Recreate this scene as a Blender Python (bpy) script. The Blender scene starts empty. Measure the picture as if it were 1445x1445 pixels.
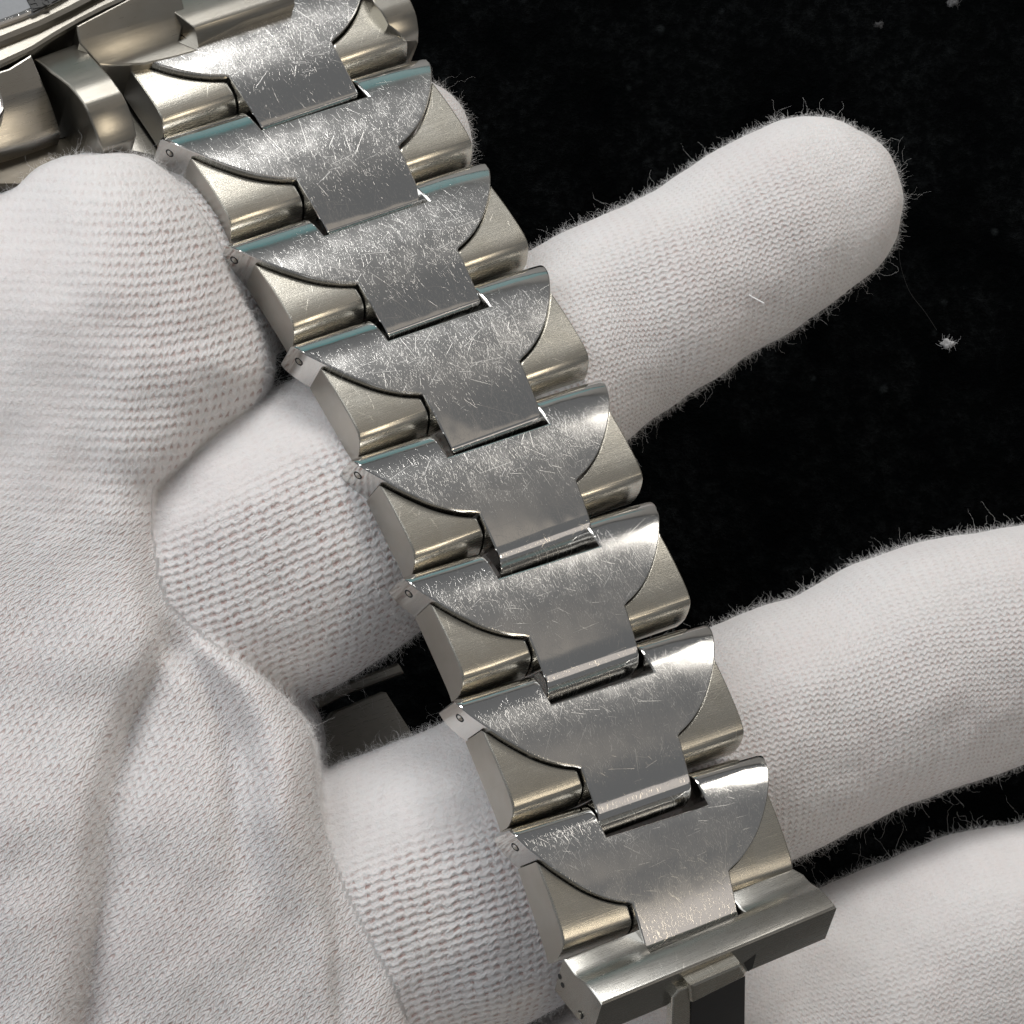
import bpy, bmesh, math, random
import numpy as np
from mathutils import Vector, Matrix

random.seed(7); rng = np.random.default_rng(11)
SC = bpy.context.scene
SC.unit_settings.scale_length = 0.001          # one unit is one millimetre
COL = SC.collection
K = 0.05                                        # mm per photograph pixel in the plane of the bracelet's middle
CAM_Z = 200.0

# ------------------------------------------------------------------ camera
cam_d = bpy.data.cameras.new('camera'); cam = bpy.data.objects.new('camera', cam_d); COL.objects.link(cam)
cam.location = (0, 0, CAM_Z); cam.rotation_euler = (0, 0, 0)
cam_d.sensor_width = 36; cam_d.lens = 36 * CAM_Z / (1445 * K)
cam_d.clip_start = 5; cam_d.clip_end = 6000
cam_d.dof.use_dof = True; cam_d.dof.focus_distance = CAM_Z - 0.5; cam_d.dof.aperture_fstop = 22
SC.camera = cam

# ------------------------------------------------------------------ world and lamps
w = bpy.data.worlds.new('World'); SC.world = w; w.use_nodes = True
bg = w.node_tree.nodes['Background']; bg.inputs['Color'].default_value = (0.95, 0.97, 1.0, 1); bg.inputs['Strength'].default_value = 0.18

def area(name, direction, dist, sx, sy, power, color):
    d = Vector(direction).normalized()
    l = bpy.data.lights.new(name, 'AREA'); l.shape = 'RECTANGLE'; l.size = sx; l.size_y = sy
    l.energy = power; l.color = color
    o = bpy.data.objects.new(name, l); COL.objects.link(o)
    o.location = d * dist; o.rotation_euler = d.to_track_quat('Z', 'Y').to_euler()
    return o
def azel(az, el): az, el = math.radians(az), math.radians(el); return (math.cos(az) * math.cos(el), math.sin(az) * math.cos(el), math.sin(el))
area('window_light', azel(145, 50), 325, 270, 270, 0.61e6, (0.96, 0.98, 1.0))
area('side_window_light', azel(87, 23), 700, 370, 140, 2.6e6, (1.0, 0.985, 0.96))
area('tongue_band_fill', azel(-3, 24), 700, 210, 110, 0.42e5, (1.0, 0.90, 0.82))  # added lamp, puts a bright band on the lower link tongues
area('tongue_gradient_fill', azel(40, 41), 700, 420, 330, 1.0e5, (1.0, 0.85, 0.68))  # added dim lamp, gives the upper tongues a brownish gradient
area('desk_lamp_light', azel(47, 6), 600, 170, 110, 3.0e5, (1.0, 0.95, 0.88))
area('warm_lamp_light', azel(-6, 36), 700, 150, 130, 5.5e5, (1.0, 0.86, 0.66))

SC.view_settings.view_transform = 'Standard'; SC.view_settings.look = 'None'
SC.view_settings.exposure = 0.06; SC.view_settings.gamma = 1.0
SC.cycles.use_denoising = True
SC.cycles.max_bounces = 8

# ------------------------------------------------------------------ node helpers
class NT:
    def __init__(s, tree): s.t = tree
    def n(s, typ, **kw):
        nd = s.t.nodes.new(typ)
        for k, v in kw.items(): setattr(nd, k, v)
        return nd
    def put(s, sock, v):
        if isinstance(v, bpy.types.NodeSocket): s.t.links.new(v, sock)
        else: sock.default_value = v
    def m(s, op, a, b=None, c=None, clamp=False):
        nd = s.n('ShaderNodeMath', operation=op, use_clamp=clamp)
        s.put(nd.inputs[0], a)
        if b is not None: s.put(nd.inputs[1], b)
        if c is not None: s.put(nd.inputs[2], c)
        return nd.outputs[0]
    def v(s, op, a, b=None):
        nd = s.n('ShaderNodeVectorMath', operation=op)
        s.put(nd.inputs[0], a)
        if b is not None:
            if op == 'SCALE': s.put(nd.inputs['Scale'], b)
            else: s.put(nd.inputs[1], b)
        return nd.outputs[0]
    def rng(s, val, a, b, c=0.0, d=1.0, smooth=True):
        nd = s.n('ShaderNodeMapRange', interpolation_type='SMOOTHSTEP' if smooth else 'LINEAR')
        s.put(nd.inputs['Value'], val); s.put(nd.inputs['From Min'], a); s.put(nd.inputs['From Max'], b)
        s.put(nd.inputs['To Min'], c); s.put(nd.inputs['To Max'], d)
        return nd.outputs[0]
    def noise(s, vec, scale, detail=2.0, rough=0.5):
        nd = s.n('ShaderNodeTexNoise')
        if vec is not None: s.put(nd.inputs['Vector'], vec)
        nd.inputs['Scale'].default_value = scale; nd.inputs['Detail'].default_value = detail; nd.inputs['Roughness'].default_value = rough
        return nd.outputs['Fac']
    def mixc(s, fac, a, b):
        nd = s.n('ShaderNodeMix', data_type='RGBA')
        s.put(nd.inputs['Factor'], fac); s.put(nd.inputs['A'], a); s.put(nd.inputs['B'], b)
        return nd.outputs['Result']
    def xyz(s, vec):
        nd = s.n('ShaderNodeSeparateXYZ'); s.put(nd.inputs[0], vec); return nd.outputs
    def comb(s, x, y, z=0.0):
        nd = s.n('ShaderNodeCombineXYZ'); s.put(nd.inputs[0], x); s.put(nd.inputs[1], y); s.put(nd.inputs[2], z); return nd.outputs[0]
    def bump(s, h, dist, strength=1.0):
        nd = s.n('ShaderNodeBump'); s.put(nd.inputs['Height'], h); s.put(nd.inputs['Distance'], dist); s.put(nd.inputs['Strength'], strength)
        return nd.outputs[0]

def new_mat(name):
    m = bpy.data.materials.new(name); m.use_nodes = True
    nt = NT(m.node_tree); p = m.node_tree.nodes['Principled BSDF']
    return m, nt, p

def part_coords(nt):
    """object coordinates in mm, shifted by a random amount per object so copies differ"""
    tc = nt.n('ShaderNodeTexCoord'); oi = nt.n('ShaderNodeObjectInfo')
    off = nt.v('SCALE', nt.comb(oi.outputs['Random'], nt.m('FRACT', nt.m('MULTIPLY', oi.outputs['Random'], 17.31)), nt.m('FRACT', nt.m('MULTIPLY', oi.outputs['Random'], 5.77))), 90.0)
    return tc.outputs['Object'], nt.v('ADD', tc.outputs['Object'], off), oi.outputs['Random']

def scratch_layer(nt, co, scale, width, length, a0, spread, dens, seed):
    """short straight scratches: one per voronoi cell, each at its own angle"""
    c = nt.v('ADD', nt.v('SCALE', co, scale), (seed * 3.7, seed * 9.1, 0.0))
    vo = nt.n('ShaderNodeTexVoronoi', voronoi_dimensions='2D'); nt.put(vo.inputs['Vector'], c); vo.inputs['Scale'].default_value = 1.0
    col = nt.n('ShaderNodeSeparateColor'); nt.put(col.inputs[0], vo.outputs['Color'])
    d = nt.xyz(nt.v('SUBTRACT', c, vo.outputs['Position']))
    ang = nt.m('ADD', nt.m('MULTIPLY', nt.m('SUBTRACT', col.outputs[0], 0.5), spread), a0)
    cs, sn = nt.m('COSINE', ang), nt.m('SINE', ang)
    across = nt.m('ABSOLUTE', nt.m('SUBTRACT', nt.m('MULTIPLY', d[0], sn), nt.m('MULTIPLY', d[1], cs)))
    along = nt.m('ABSOLUTE', nt.m('ADD', nt.m('MULTIPLY', d[0], cs), nt.m('MULTIPLY', d[1], sn)))
    wv = nt.m('MULTIPLY', nt.m('ADD', col.outputs[1], 0.35), width)
    m1 = nt.rng(across, 0.0, wv, 1.0, 0.0)
    m2 = nt.rng(along, nt.m('MULTIPLY', nt.m('ADD', col.outputs[2], 0.2), length * 0.5), nt.m('MULTIPLY', nt.m('ADD', col.outputs[2], 0.3), length), 1.0, 0.0)
    on = nt.rng(col.outputs[1], 1.0 - dens - 0.02, 1.0 - dens, 0.0, 1.0)
    return nt.m('MULTIPLY', nt.m('MULTIPLY', nt.m('MULTIPLY', m1, m2), on), nt.m('ADD', 0.25, nt.m('MULTIPLY', nt.m('POWER', nt.m('FRACT', nt.m('MULTIPLY', col.outputs[0], 7.3)), 2.0), 0.9)))

def scratches(nt, co, layers):
    tot = None
    for i, (sc, wd, ln, a0, sp, dn, amp) in enumerate(layers):
        l = nt.m('MULTIPLY', scratch_layer(nt, co, sc, wd, ln, a0, sp, dn, i + 1), amp)
        tot = l if tot is None else nt.m('MAXIMUM', tot, l)
    return tot

# ------------------------------------------------------------------ metals
def mat_polished():
    m, nt, p = new_mat('polished_scratched_steel')
    raw, co, rnd = part_coords(nt)
    s = scratches(nt, co, [
        (1.3, 0.015, 0.55, 1.45, 0.9, 0.95, 0.8), (2.1, 0.022, 0.5, 1.75, 0.9, 0.95, 0.9), (2.9, 0.032, 0.46, 1.25, 1.2, 0.95, 0.9),
        (0.8, 0.010, 0.8, 0.5, 3.1, 0.6, 1.0), (4.2, 0.05, 0.42, 1.6, 1.3, 0.9, 0.8), (0.33, 0.006, 0.8, 1.2, 3.1, 0.8, 1.0),
        (1.0, 0.012, 0.7, 2.4, 1.6, 0.5, 0.9), (0.5, 0.008, 0.8, 0.2, 1.2, 0.5, 0.9)])
    patch = nt.rng(nt.noise(co, 0.55, 4, 0.6), 0.40, 0.66)
    y = nt.xyz(raw)[1]
    mid = nt.m('MULTIPLY', nt.rng(y, -9.4, -6.4), nt.rng(y, -2.6, -0.4, 1.0, 0.0))    # handling wears the crown of each link most
    wear = nt.m('MULTIPLY', nt.m('ADD', nt.m('MULTIPLY', patch, 0.6), 0.4), nt.m('ADD', nt.m('MULTIPLY', mid, 0.6), 0.4))
    sw = nt.m('MULTIPLY', s, wear)
    haze = nt.noise(co, 9.0, 3, 0.7)
    p.inputs['Base Color'].default_value = (0.63, 0.622, 0.605, 1)
    p.inputs['Metallic'].default_value = 1
    soft = nt.m('MULTIPLY', mid, nt.m('ADD', 0.065, nt.m('ADD', nt.m('MULTIPLY', patch, 0.045), nt.m('MULTIPLY', haze, 0.09))))
    r = nt.m('ADD', nt.m('MULTIPLY', sw, 0.48), nt.m('ADD', 0.06, soft))
    nt.put(p.inputs['Roughness'], r)
    h = nt.m('ADD', nt.m('MULTIPLY', sw, -1.0), nt.m('MULTIPLY', nt.noise(co, 0.2, 2), 9.0))
    nt.put(p.inputs['Normal'], nt.bump(h, 0.0045, 1.0))
    return m

def mat_satin(name='satin_steel', col=(0.53, 0.51, 0.455), rough=0.30, axis='x', relief=0.008):
    m, nt, p = new_mat(name)
    raw, co, rnd = part_coords(nt)
    st = {'x': (0.35, 9.0, 9.0), 'y': (9.0, 0.35, 9.0), 'z': (9.0, 9.0, 0.35)}[axis]
    grain = nt.noise(nt.v('MULTIPLY', co, st), 1.6, 3, 0.6)
    fine = nt.noise(co, 9.0, 3, 0.7)
    blot = nt.noise(co, 0.5, 3, 0.6)
    sc = scratches(nt, co, [(0.6, 0.012, 0.7, 1.3, 3.1, 0.5, 0.8), (1.3, 0.02, 0.6, 1.5, 2.0, 0.45, 0.6)])
    c = nt.mixc(nt.rng(blot, 0.3, 0.7), (col[0] * 0.93, col[1] * 0.92, col[2] * 0.9, 1), (*col, 1))
    nt.put(p.inputs['Base Color'], c); p.inputs['Metallic'].default_value = 1
    nt.put(p.inputs['Roughness'], nt.m('ADD', nt.m('ADD', rough - 0.07, nt.m('MULTIPLY', grain, 0.12)), nt.m('MULTIPLY', sc, 0.1)))
    h = nt.m('ADD', nt.m('ADD', grain, nt.m('MULTIPLY', fine, 0.8)), nt.m('MULTIPLY', sc, -0.7))
    nt.put(p.inputs['Normal'], nt.bump(h, relief, 1.0))
    return m

M_POL = mat_polished()
M_SAT = mat_satin(rough=0.28, relief=0.0050)
M_CLASP = mat_satin('clasp_steel', (0.36, 0.355, 0.335), 0.29, 'x', 0.0035)
M_END = mat_satin('brushed_end_steel', (0.50, 0.485, 0.45), 0.38, 'x', 0.006)
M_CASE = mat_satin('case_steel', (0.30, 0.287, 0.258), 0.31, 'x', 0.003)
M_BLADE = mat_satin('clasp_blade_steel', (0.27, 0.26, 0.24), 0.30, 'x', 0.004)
M_DARK = mat_satin('dark_case_back', (0.10, 0.09, 0.075), 0.4, 'x', 0.004)  # darker brown steel for the case back
def mat_plain(name, col, rough, metal=0.0, nscale=3.0, relief=0.01):
    m, nt, p = new_mat(name)
    raw, co, rnd = part_coords(nt)
    f = nt.noise(co, nscale, 4, 0.6)
    nt.put(p.inputs['Base Color'], nt.mixc(f, (col[0] * .8, col[1] * .8, col[2] * .8, 1), (*col, 1)))
    p.inputs['Roughness'].default_value = rough; p.inputs['Metallic'].default_value = metal
    nt.put(p.inputs['Normal'], nt.bump(f, relief))
    return m
M_PIN = mat_plain('pin_steel', (0.45, 0.43, 0.38), 0.3, 1.0)
M_HOLE_SHADE = mat_plain('hole_shade', (0.02, 0.02, 0.02), 0.7)  # near-black colour stands for the shade inside holes that are not cut
M_BLACK = mat_plain('black_gloss', (0.004, 0.004, 0.005), 0.45)
M_DIAL = mat_plain('silver_dial', (0.26, 0.27, 0.285), 0.7, 0.0)
M_INK = mat_plain('black_print', (0.012, 0.012, 0.012), 0.5)

# ------------------------------------------------------------------ pixel and frame helpers
def W(px, py, z):
    s = K * (CAM_Z - z) / CAM_Z
    return Vector(((px - 722.5) * s, (722.5 - py) * s, z))

def rmm(rpx, z): return rpx * K * (CAM_Z - z) / CAM_Z

def frame(o, x, y, z):
    m = Matrix.Identity(4)
    for i, a in enumerate((x, y, z)):
        for j in range(3): m[j][i] = a[j]
    for j in range(3): m[j][3] = o[j]
    return m

def on_plane(px, py, fr, h=0.0):
    """the point of the plane z=h of a frame that lies on the sight line of a pixel, in that frame's coordinates"""
    inv = fr.inverted()
    a = inv @ Vector((0, 0, CAM_Z)); b = inv @ W(px, py, 0)
    d = b - a; t = (h - a.z) / d.z
    return a + d * t

def tag(o, label=None, cat=None, group=None, kind=None):
    if label: o['label'] = label
    if cat: o['category'] = cat
    if group: o['group'] = group
    if kind: o['kind'] = kind
    return o

def mesh_obj(name, bm, mats, parent=None, mtx=None, sharp=20, smooth=True):
    me = bpy.data.meshes.new(name); bm.to_mesh(me); bm.free()
    for mm in (mats if isinstance(mats, (list, tuple)) else [mats]): me.materials.append(mm)
    if smooth:
        me.polygons.foreach_set('use_smooth', [True] * len(me.polygons)); me.set_sharp_from_angle(angle=math.radians(sharp))
    o = bpy.data.objects.new(name, me); COL.objects.link(o)
    link(o, parent, mtx)
    return o

def link(o, parent=None, mtx=None):
    """parent without moving: matrices here are given in world space"""
    if mtx is None: mtx = Matrix.Identity(4)
    if parent is not None:
        o.parent = parent; o.matrix_parent_inverse = Matrix.Identity(4)
        o.matrix_local = WORLD[parent.name].inverted() @ mtx
    else: o.matrix_local = mtx
    WORLD[o.name] = mtx.copy()
WORLD = {}

def pchip(pts):
    xs = np.array([p[0] for p in pts], float); ys = np.array([p[1] for p in pts], float)
    h = np.diff(xs); d = np.diff(ys) / h
    m = np.zeros_like(xs); m[0] = d[0]; m[-1] = d[-1]
    for i in range(1, len(xs) - 1):
        m[i] = 0 if d[i - 1] * d[i] <= 0 else 2 * d[i - 1] * d[i] / (d[i - 1] + d[i])
    def f(x):
        x = min(max(x, xs[0]), xs[-1]); i = min(int(np.searchsorted(xs, x, 'right')) - 1, len(xs) - 2); i = max(i, 0)
        t = (x - xs[i]) / h[i]
        return float(ys[i] * (1 + 2 * t) * (1 - t) ** 2 + h[i] * m[i] * t * (1 - t) ** 2 + ys[i + 1] * t * t * (3 - 2 * t) + h[i] * m[i + 1] * t * t * (t - 1))
    return f

def catmull(pts, n=6, closed=False):
    P = [np.array(p, float) for p in pts]; out = []
    N = len(P); rngi = range(N if closed else N - 1)
    for i in rngi:
        p0 = P[(i - 1) % N] if (closed or i > 0) else 2 * P[0] - P[1]
        p1, p2 = P[i], P[(i + 1) % N]
        p3 = P[(i + 2) % N] if (closed or i + 2 < N) else 2 * P[-1] - P[-2]
        for k in range(n):
            t = k / n
            out.append(0.5 * ((2 * p1) + (-p0 + p2) * t + (2 * p0 - 5 * p1 + 4 * p2 - p3) * t * t + (-p0 + 3 * p1 - 3 * p2 + p3) * t ** 3))
    if not closed: out.append(P[-1])
    return np.array(out)

def slab(outline, thick, bevel=0.1, fn=None, cuts=(), segs=2, bottom_follow=1.0, fx=None, xcuts=()):
    """solid with the given outline; its top follows fn(y) (+ fx(x)) and its rim is bevelled"""
    bm = bmesh.new()
    vs = [bm.verts.new((p[0], p[1], 0)) for p in outline]
    f = bm.faces.new(vs); f.normal_update()
    if f.normal.z < 0: f.normal_flip()
    r = bmesh.ops.extrude_face_region(bm, geom=[f])
    nv = [g for g in r['geom'] if isinstance(g, bmesh.types.BMVert)]
    # the extruded copy is the top
    for v in nv: v.co.z = 0
    for v in vs: v.co.z = -thick
    bmesh.ops.recalc_face_normals(bm, faces=bm.faces[:])
    if bevel > 0:
        ed = [e for e in bm.edges if all(abs(v.co.z) < 1e-6 for v in e.verts)]
        bmesh.ops.bevel(bm, geom=ed, offset=bevel, segments=segs, profile=0.5, affect='EDGES', clamp_overlap=True)
    for y in cuts:
        bmesh.ops.bisect_plane(bm, geom=bm.verts[:] + bm.edges[:] + bm.faces[:], plane_co=(0, y, 0), plane_no=(0, 1, 0), dist=1e-5)
    for x in xcuts:
        bmesh.ops.bisect_plane(bm, geom=bm.verts[:] + bm.edges[:] + bm.faces[:], plane_co=(x, 0, 0), plane_no=(1, 0, 0), dist=1e-5)
    if fn or fx:
        for v in bm.verts:
            wgt = 1.0 if v.co.z > -thick * 0.75 else bottom_follow
            v.co.z += wgt * ((fn(v.co.y) if fn else 0) + (fx(v.co.x) if fx else 0))
    bmesh.ops.triangulate(bm, faces=bm.faces[:])
    return bm

def cyl(r, h, seg=20, r2=None):
    bm = bmesh.new()
    bmesh.ops.create_cone(bm, cap_ends=True, segments=seg, radius1=r, radius2=r if r2 is None else r2, depth=h)
    return bm

# ------------------------------------------------------------------ setting: black velvet on a teal desk
def velvet():
    m, nt, p = new_mat('black_velvet')
    tc = nt.n('ShaderNodeTexCoord').outputs['Object']
    n1 = nt.rng(nt.noise(tc, 0.10, 5, 0.65), 0.3, 0.75); n2 = nt.rng(nt.noise(tc, 0.9, 5, 0.75), 0.35, 0.8)
    vo = nt.n('ShaderNodeTexVoronoi'); nt.put(vo.inputs['Vector'], tc); vo.inputs['Scale'].default_value = 0.32
    fleck = nt.m('MULTIPLY', nt.rng(vo.outputs['Distance'], 0.04, 0.16, 1, 0), nt.rng(nt.noise(tc, 0.21, 1), 0.52, 0.66))
    c = nt.mixc(nt.m('MULTIPLY', n1, n2), (0.0015, 0.0018, 0.002, 1), (0.018, 0.020, 0.021, 1))
    c = nt.mixc(nt.m('MULTIPLY', fleck, 0.5), c, (0.035, 0.04, 0.042, 1))
    nt.put(p.inputs['Base Color'], c); p.inputs['Roughness'].default_value = 1.0; p.inputs['Specular IOR Level'].default_value = 0.0
    nt.put(p.inputs['Normal'], nt.bump(n2, 0.6))
    bm = bmesh.new(); N = 40
    for i in range(N + 1):
        for j in range(N + 1):
            x = -75 + 150 * i / N; y = -75 + 150 * j / N
            bm.verts.new((x, y, 0.8 * math.sin(x * .05) * math.cos(y * .043)))
    bm.verts.ensure_lookup_table()
    for i in range(N):
        for j in range(N):
            a = i * (N + 1) + j
            bm.faces.new((bm.verts[a], bm.verts[a + N + 1], bm.verts[a + N + 2], bm.verts[a + 1]))
    o = mesh_obj('velvet_cloth', bm, m, mtx=Matrix.Translation((0, 0, -58)), sharp=180)
    tag(o, 'black velvet cloth spread under the hand and the watch', kind='structure')
    md, nt, p = new_mat('grey_desk_top')
    tc = nt.n('ShaderNodeTexCoord').outputs['Object']
    nt.put(p.inputs['Base Color'], nt.mixc(nt.noise(tc, 0.05, 4), (0.13, 0.125, 0.12, 1), (0.17, 0.165, 0.155, 1)))
    p.inputs['Roughness'].default_value = 0.6
    bm = bmesh.new(); bmesh.ops.create_grid(bm, x_segments=2, y_segments=2, size=900)
    o = mesh_obj('desk_top', bm, md, mtx=Matrix.Translation((0, 0, -63)), sharp=180)
    tag(o, 'grey desk top under the black velvet cloth', kind='structure')
    md, nt, p = new_mat('teal_desk_mat')
    tc = nt.n('ShaderNodeTexCoord').outputs['Object']
    nt.put(p.inputs['Base Color'], nt.mixc(nt.noise(tc, 0.05, 4), (0.012, 0.13, 0.145, 1), (0.016, 0.165, 0.18, 1)))
    p.inputs['Roughness'].default_value = 0.55
    bm = bmesh.new()
    for x, y in ((-320, 195), (75, 195), (75, 560), (-320, 560)): bm.verts.new((x, y, 0))
    bm.faces.new(bm.verts[:]); r = bmesh.ops.extrude_face_region(bm, geom=bm.faces[:])
    for v in r['geom']:
        if isinstance(v, bmesh.types.BMVert): v.co.z += 2.5
    bmesh.ops.recalc_face_normals(bm, faces=bm.faces[:])
    o = mesh_obj('desk_mat', bm, md, mtx=Matrix.Translation((0, 0, -62.9)), sharp=30)
    tag(o, 'teal desk mat beyond the velvet, mirrored in the upper links', kind='structure')
velvet()

# ------------------------------------------------------------------ bracelet chain: where each link lies
TL = [(128, 55), (228, 193), (320, 345), (412, 487), (497, 648), (570, 815), (643, 990), (723, 1173)]
TR = [(505, -65), (600, 78), (683, 225), (766, 370), (851, 533), (922, 705), (1000, 878), (1078, 1063)]
CLASP_L, CLASP_R = (790, 1353), (1118, 1222)
P_SLOPE = 0.60
QS = [0.36, 0.35, 0.33, 0.30, 0.26, 0.22, 0.18, 0.15]
mid = [((a[0] + b[0]) / 2, (a[1] + b[1]) / 2) for a, b in zip(TL + [CLASP_L], TR + [CLASP_R])]
zc = [0.0] * 9
def seglen(i): return math.dist(mid[i], mid[i + 1]) * K
for i in range(4, 8): zc[i + 1] = zc[i] + QS[i] * seglen(i)
for i in range(3, -1, -1): zc[i] = zc[i + 1] - QS[i] * seglen(i)
HW0, L0 = 10.9, 9.3
FR = []; SCL = []
ends = []
for i in range(9):
    a = (TL + [CLASP_L])[i]; b = (TR + [CLASP_R])[i]
    dz = P_SLOPE * math.dist(a, b) * K / 2
    ends.append((W(*a, zc[i] + dz), W(*b, zc[i] - dz)))
for i in range(8):
    l, r = ends[i]; o = (l + r) / 2; o2 = (ends[i + 1][0] + ends[i + 1][1]) / 2
    x = (r - l).normalized(); y = -(o2 - o); Lp = y.length; y = (y - x * y.dot(x)).normalized(); z = x.cross(y)
    FR.append(frame(o, x, y, z)); SCL.append(((r - l).length / 2 / HW0, Lp / L0))
SCL[7] = (SCL[7][0], SCL[6][1] * 1.0)
print('links', [(round(a * HW0, 2), round(b * L0, 2)) for a, b in SCL], [round(z, 1) for z in zc])

root = bpy.data.objects.new('wristwatch', None); COL.objects.link(root)
link(root, None, Matrix.Translation(FR[0].translation))
tag(root, 'scratched steel wristwatch with polished half-moon bracelet links hanging over gloved fingers', 'watch')

# link outline, u in half widths, v in pitches
CURVE = [(1.0, 0.0), (0.992, 0.06), (0.965, 0.135), (0.918, 0.22), (0.855, 0.32), (0.775, 0.425), (0.685, 0.525), (0.59, 0.605), (0.495, 0.665), (0.41, 0.703)]
TONGUE_B = 1.19
NOTCH_U, NOTCH_V = 0.405, 0.235
def link_outline():
    c = [tuple(p) for p in catmull(CURVE, 3)]
    right = [(NOTCH_U, NOTCH_V), (NOTCH_U, 0.0 - 0.03), (0.955, -0.03), (0.985, -0.015)] + c + [(0.385, 0.72), (0.365, TONGUE_B - 0.03), (0.345, TONGUE_B)]
    left = [(-u, v) for u, v in reversed(right)]
    return [(u * HW0, -v * L0) for u, v in right + left]
PN = pchip([(-0.03, -0.95), (-0.012, -0.4), (0.015, 0.02), (0.06, 0.3), (0.12, 0.53), (0.21, 0.76), (0.34, 0.95), (0.5, 1.02), (0.68, 0.92), (0.85, 0.72), (1.0, 0.46), (1.045, 0.34), (1.085, 0.14), (1.125, -0.18), (1.16, -0.62), (1.18, -1.0), (1.2, -1.5)])
PB = pchip([(0.05, -0.1), (0.2, 0.18), (0.35, 0.34), (0.5, 0.44), (0.65, 0.46), (0.755, 0.4), (0.81, 0.28), (0.842, 0.1), (0.867, -0.18), (0.89, -0.6), (0.91, -1.1), (0.93, -1.8)])
cutsL = [-v * L0 for v in np.concatenate([np.linspace(-0.02, 0.24, 18), np.linspace(0.27, 1.05, 20), np.linspace(1.07, 1.188, 14)])]
PN_UP = pchip([(-0.03, -0.95), (-0.012, -0.4), (0.015, 0.02), (0.06, 0.3), (0.12, 0.53), (0.21, 0.76), (0.34, 0.95), (0.5, 1.02), (0.68, 0.92), (0.85, 0.72), (1.0, 0.46), (1.08, 0.30), (1.13, 0.19), (1.16, 0.08), (1.178, -0.12), (1.19, -0.5), (1.2, -1.1)])
link_up_bm = slab(link_outline(), 2.7, 0.11, lambda y: PN_UP(-y / L0), cutsL, bottom_follow=0.15, fx=lambda x: -(0.20 if x > 0 else 0.03) * abs(x / HW0) ** 6, xcuts=[u * HW0 for u in np.linspace(-0.96, 0.96, 23)])
link_bm = slab(link_outline(), 2.7, 0.11, lambda y: PN(-y / L0), cutsL, bottom_follow=0.15, fx=lambda x: -(0.20 if x > 0 else 0.03) * abs(x / HW0) ** 6, xcuts=[u * HW0 for u in np.linspace(-0.96, 0.96, 23)])

def barrel_outline(side):
    c = [(u - 0.0, v + 0.012) for u, v in catmull(CURVE[3:], 3)]
    top = [(0.915, 0.25)] + [(min(u, 0.905), v) for u, v in c if u < 0.895] + [(0.398, 0.735)]
    o = top + [(0.383, 0.93), (0.905, 0.93), (0.915, 0.92)]
    return [(side * u * HW0, -v * L0) for u, v in o]
cutsB = [-v * L0 for v in np.concatenate([np.linspace(0.26, 0.8, 14), np.linspace(0.815, 0.928, 16)])]
barrel_bm = {s: slab(barrel_outline(s), 2.5, 0.13, lambda y: PB(-y / L0), cutsB, bottom_follow=0.1) for s in (1, -1)}

def me_from(bm, name, mats, sharp=20):
    me = bpy.data.meshes.new(name); bm.to_mesh(me); bm.free()
    for mm in mats: me.materials.append(mm)
    me.polygons.foreach_set('use_smooth', [True] * len(me.polygons)); me.set_sharp_from_angle(angle=math.radians(sharp))
    return me
me_link = me_from(link_bm, 'polished_link', [M_POL]); me_link_up = me_from(link_up_bm, 'polished_link', [M_POL])
me_bar = {}
for s in (1, -1):
    me = me_from(barrel_bm[s], 'side_block', [M_SAT, M_END])
    for p in me.polygons:
        if p.normal.x * s > 0.9: p.material_index = 1
    me_bar[s] = me
me_pin = me_from(cyl(0.24, 0.5, 18), 'link_pin', [M_PIN])
me_ring = None
def ring_mesh(r0, r1, seg=20):
    bm = bmesh.new(); a = []; b = []
    for i in range(seg):
        t = 2 * math.pi * i / seg
        a.append(bm.verts.new((r0 * math.cos(t), r0 * math.sin(t), 0))); b.append(bm.verts.new((r1 * math.cos(t), r1 * math.sin(t), 0)))
    for i in range(seg):
        j = (i + 1) % seg; bm.faces.new((a[i], b[i], b[j], a[j]))
    return bm
me_ring = me_from(ring_mesh(0.22, 0.34), 'pin_hole_shade', [M_HOLE_SHADE])  # flat dark ring, painted shade around the pin

for i in range(8):
    S = Matrix.Diagonal((SCL[i][0], SCL[i][1], 1, 1))
    mt = FR[i] @ S
    lk = bpy.data.objects.new('bracelet_link', me_link_up if i < 4 else me_link); COL.objects.link(lk); link(lk, root, mt)
    for s in (-1, 1):
        jit = Matrix.Translation((0, rng.normal(0, 0.03), rng.normal(0, 0.03))) @ Matrix.Rotation(rng.normal(0, 0.012), 4, 'X')
        b = bpy.data.objects.new('side_block', me_bar[s]); COL.objects.link(b); link(b, lk, mt @ jit)
    # pin in the left end wall, near the tip
    sx, sy = SCL[i]
    nw = Vector((-0.922, -0.387, 0)).normalized()
    fwall = frame((0, 0, 0), Vector((nw.y, -nw.x, 0)), Vector((0, 0, 1)), nw)
    base = FR[i] @ Matrix.Translation((-0.9755 * HW0 * sx, -0.105 * L0 * sy, -0.75))
    e = bpy.data.objects.new('pin_hole_shade', me_ring); COL.objects.link(e); link(e, lk, base @ fwall @ Matrix.Translation((0, 0, 0.025)))
    e = bpy.data.objects.new('link_pin', me_pin); COL.objects.link(e); link(e, lk, base @ fwall @ Matrix.Translation((0, 0, -0.235)) @ Matrix.Rotation(0.25, 4, 'Y'))

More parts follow.
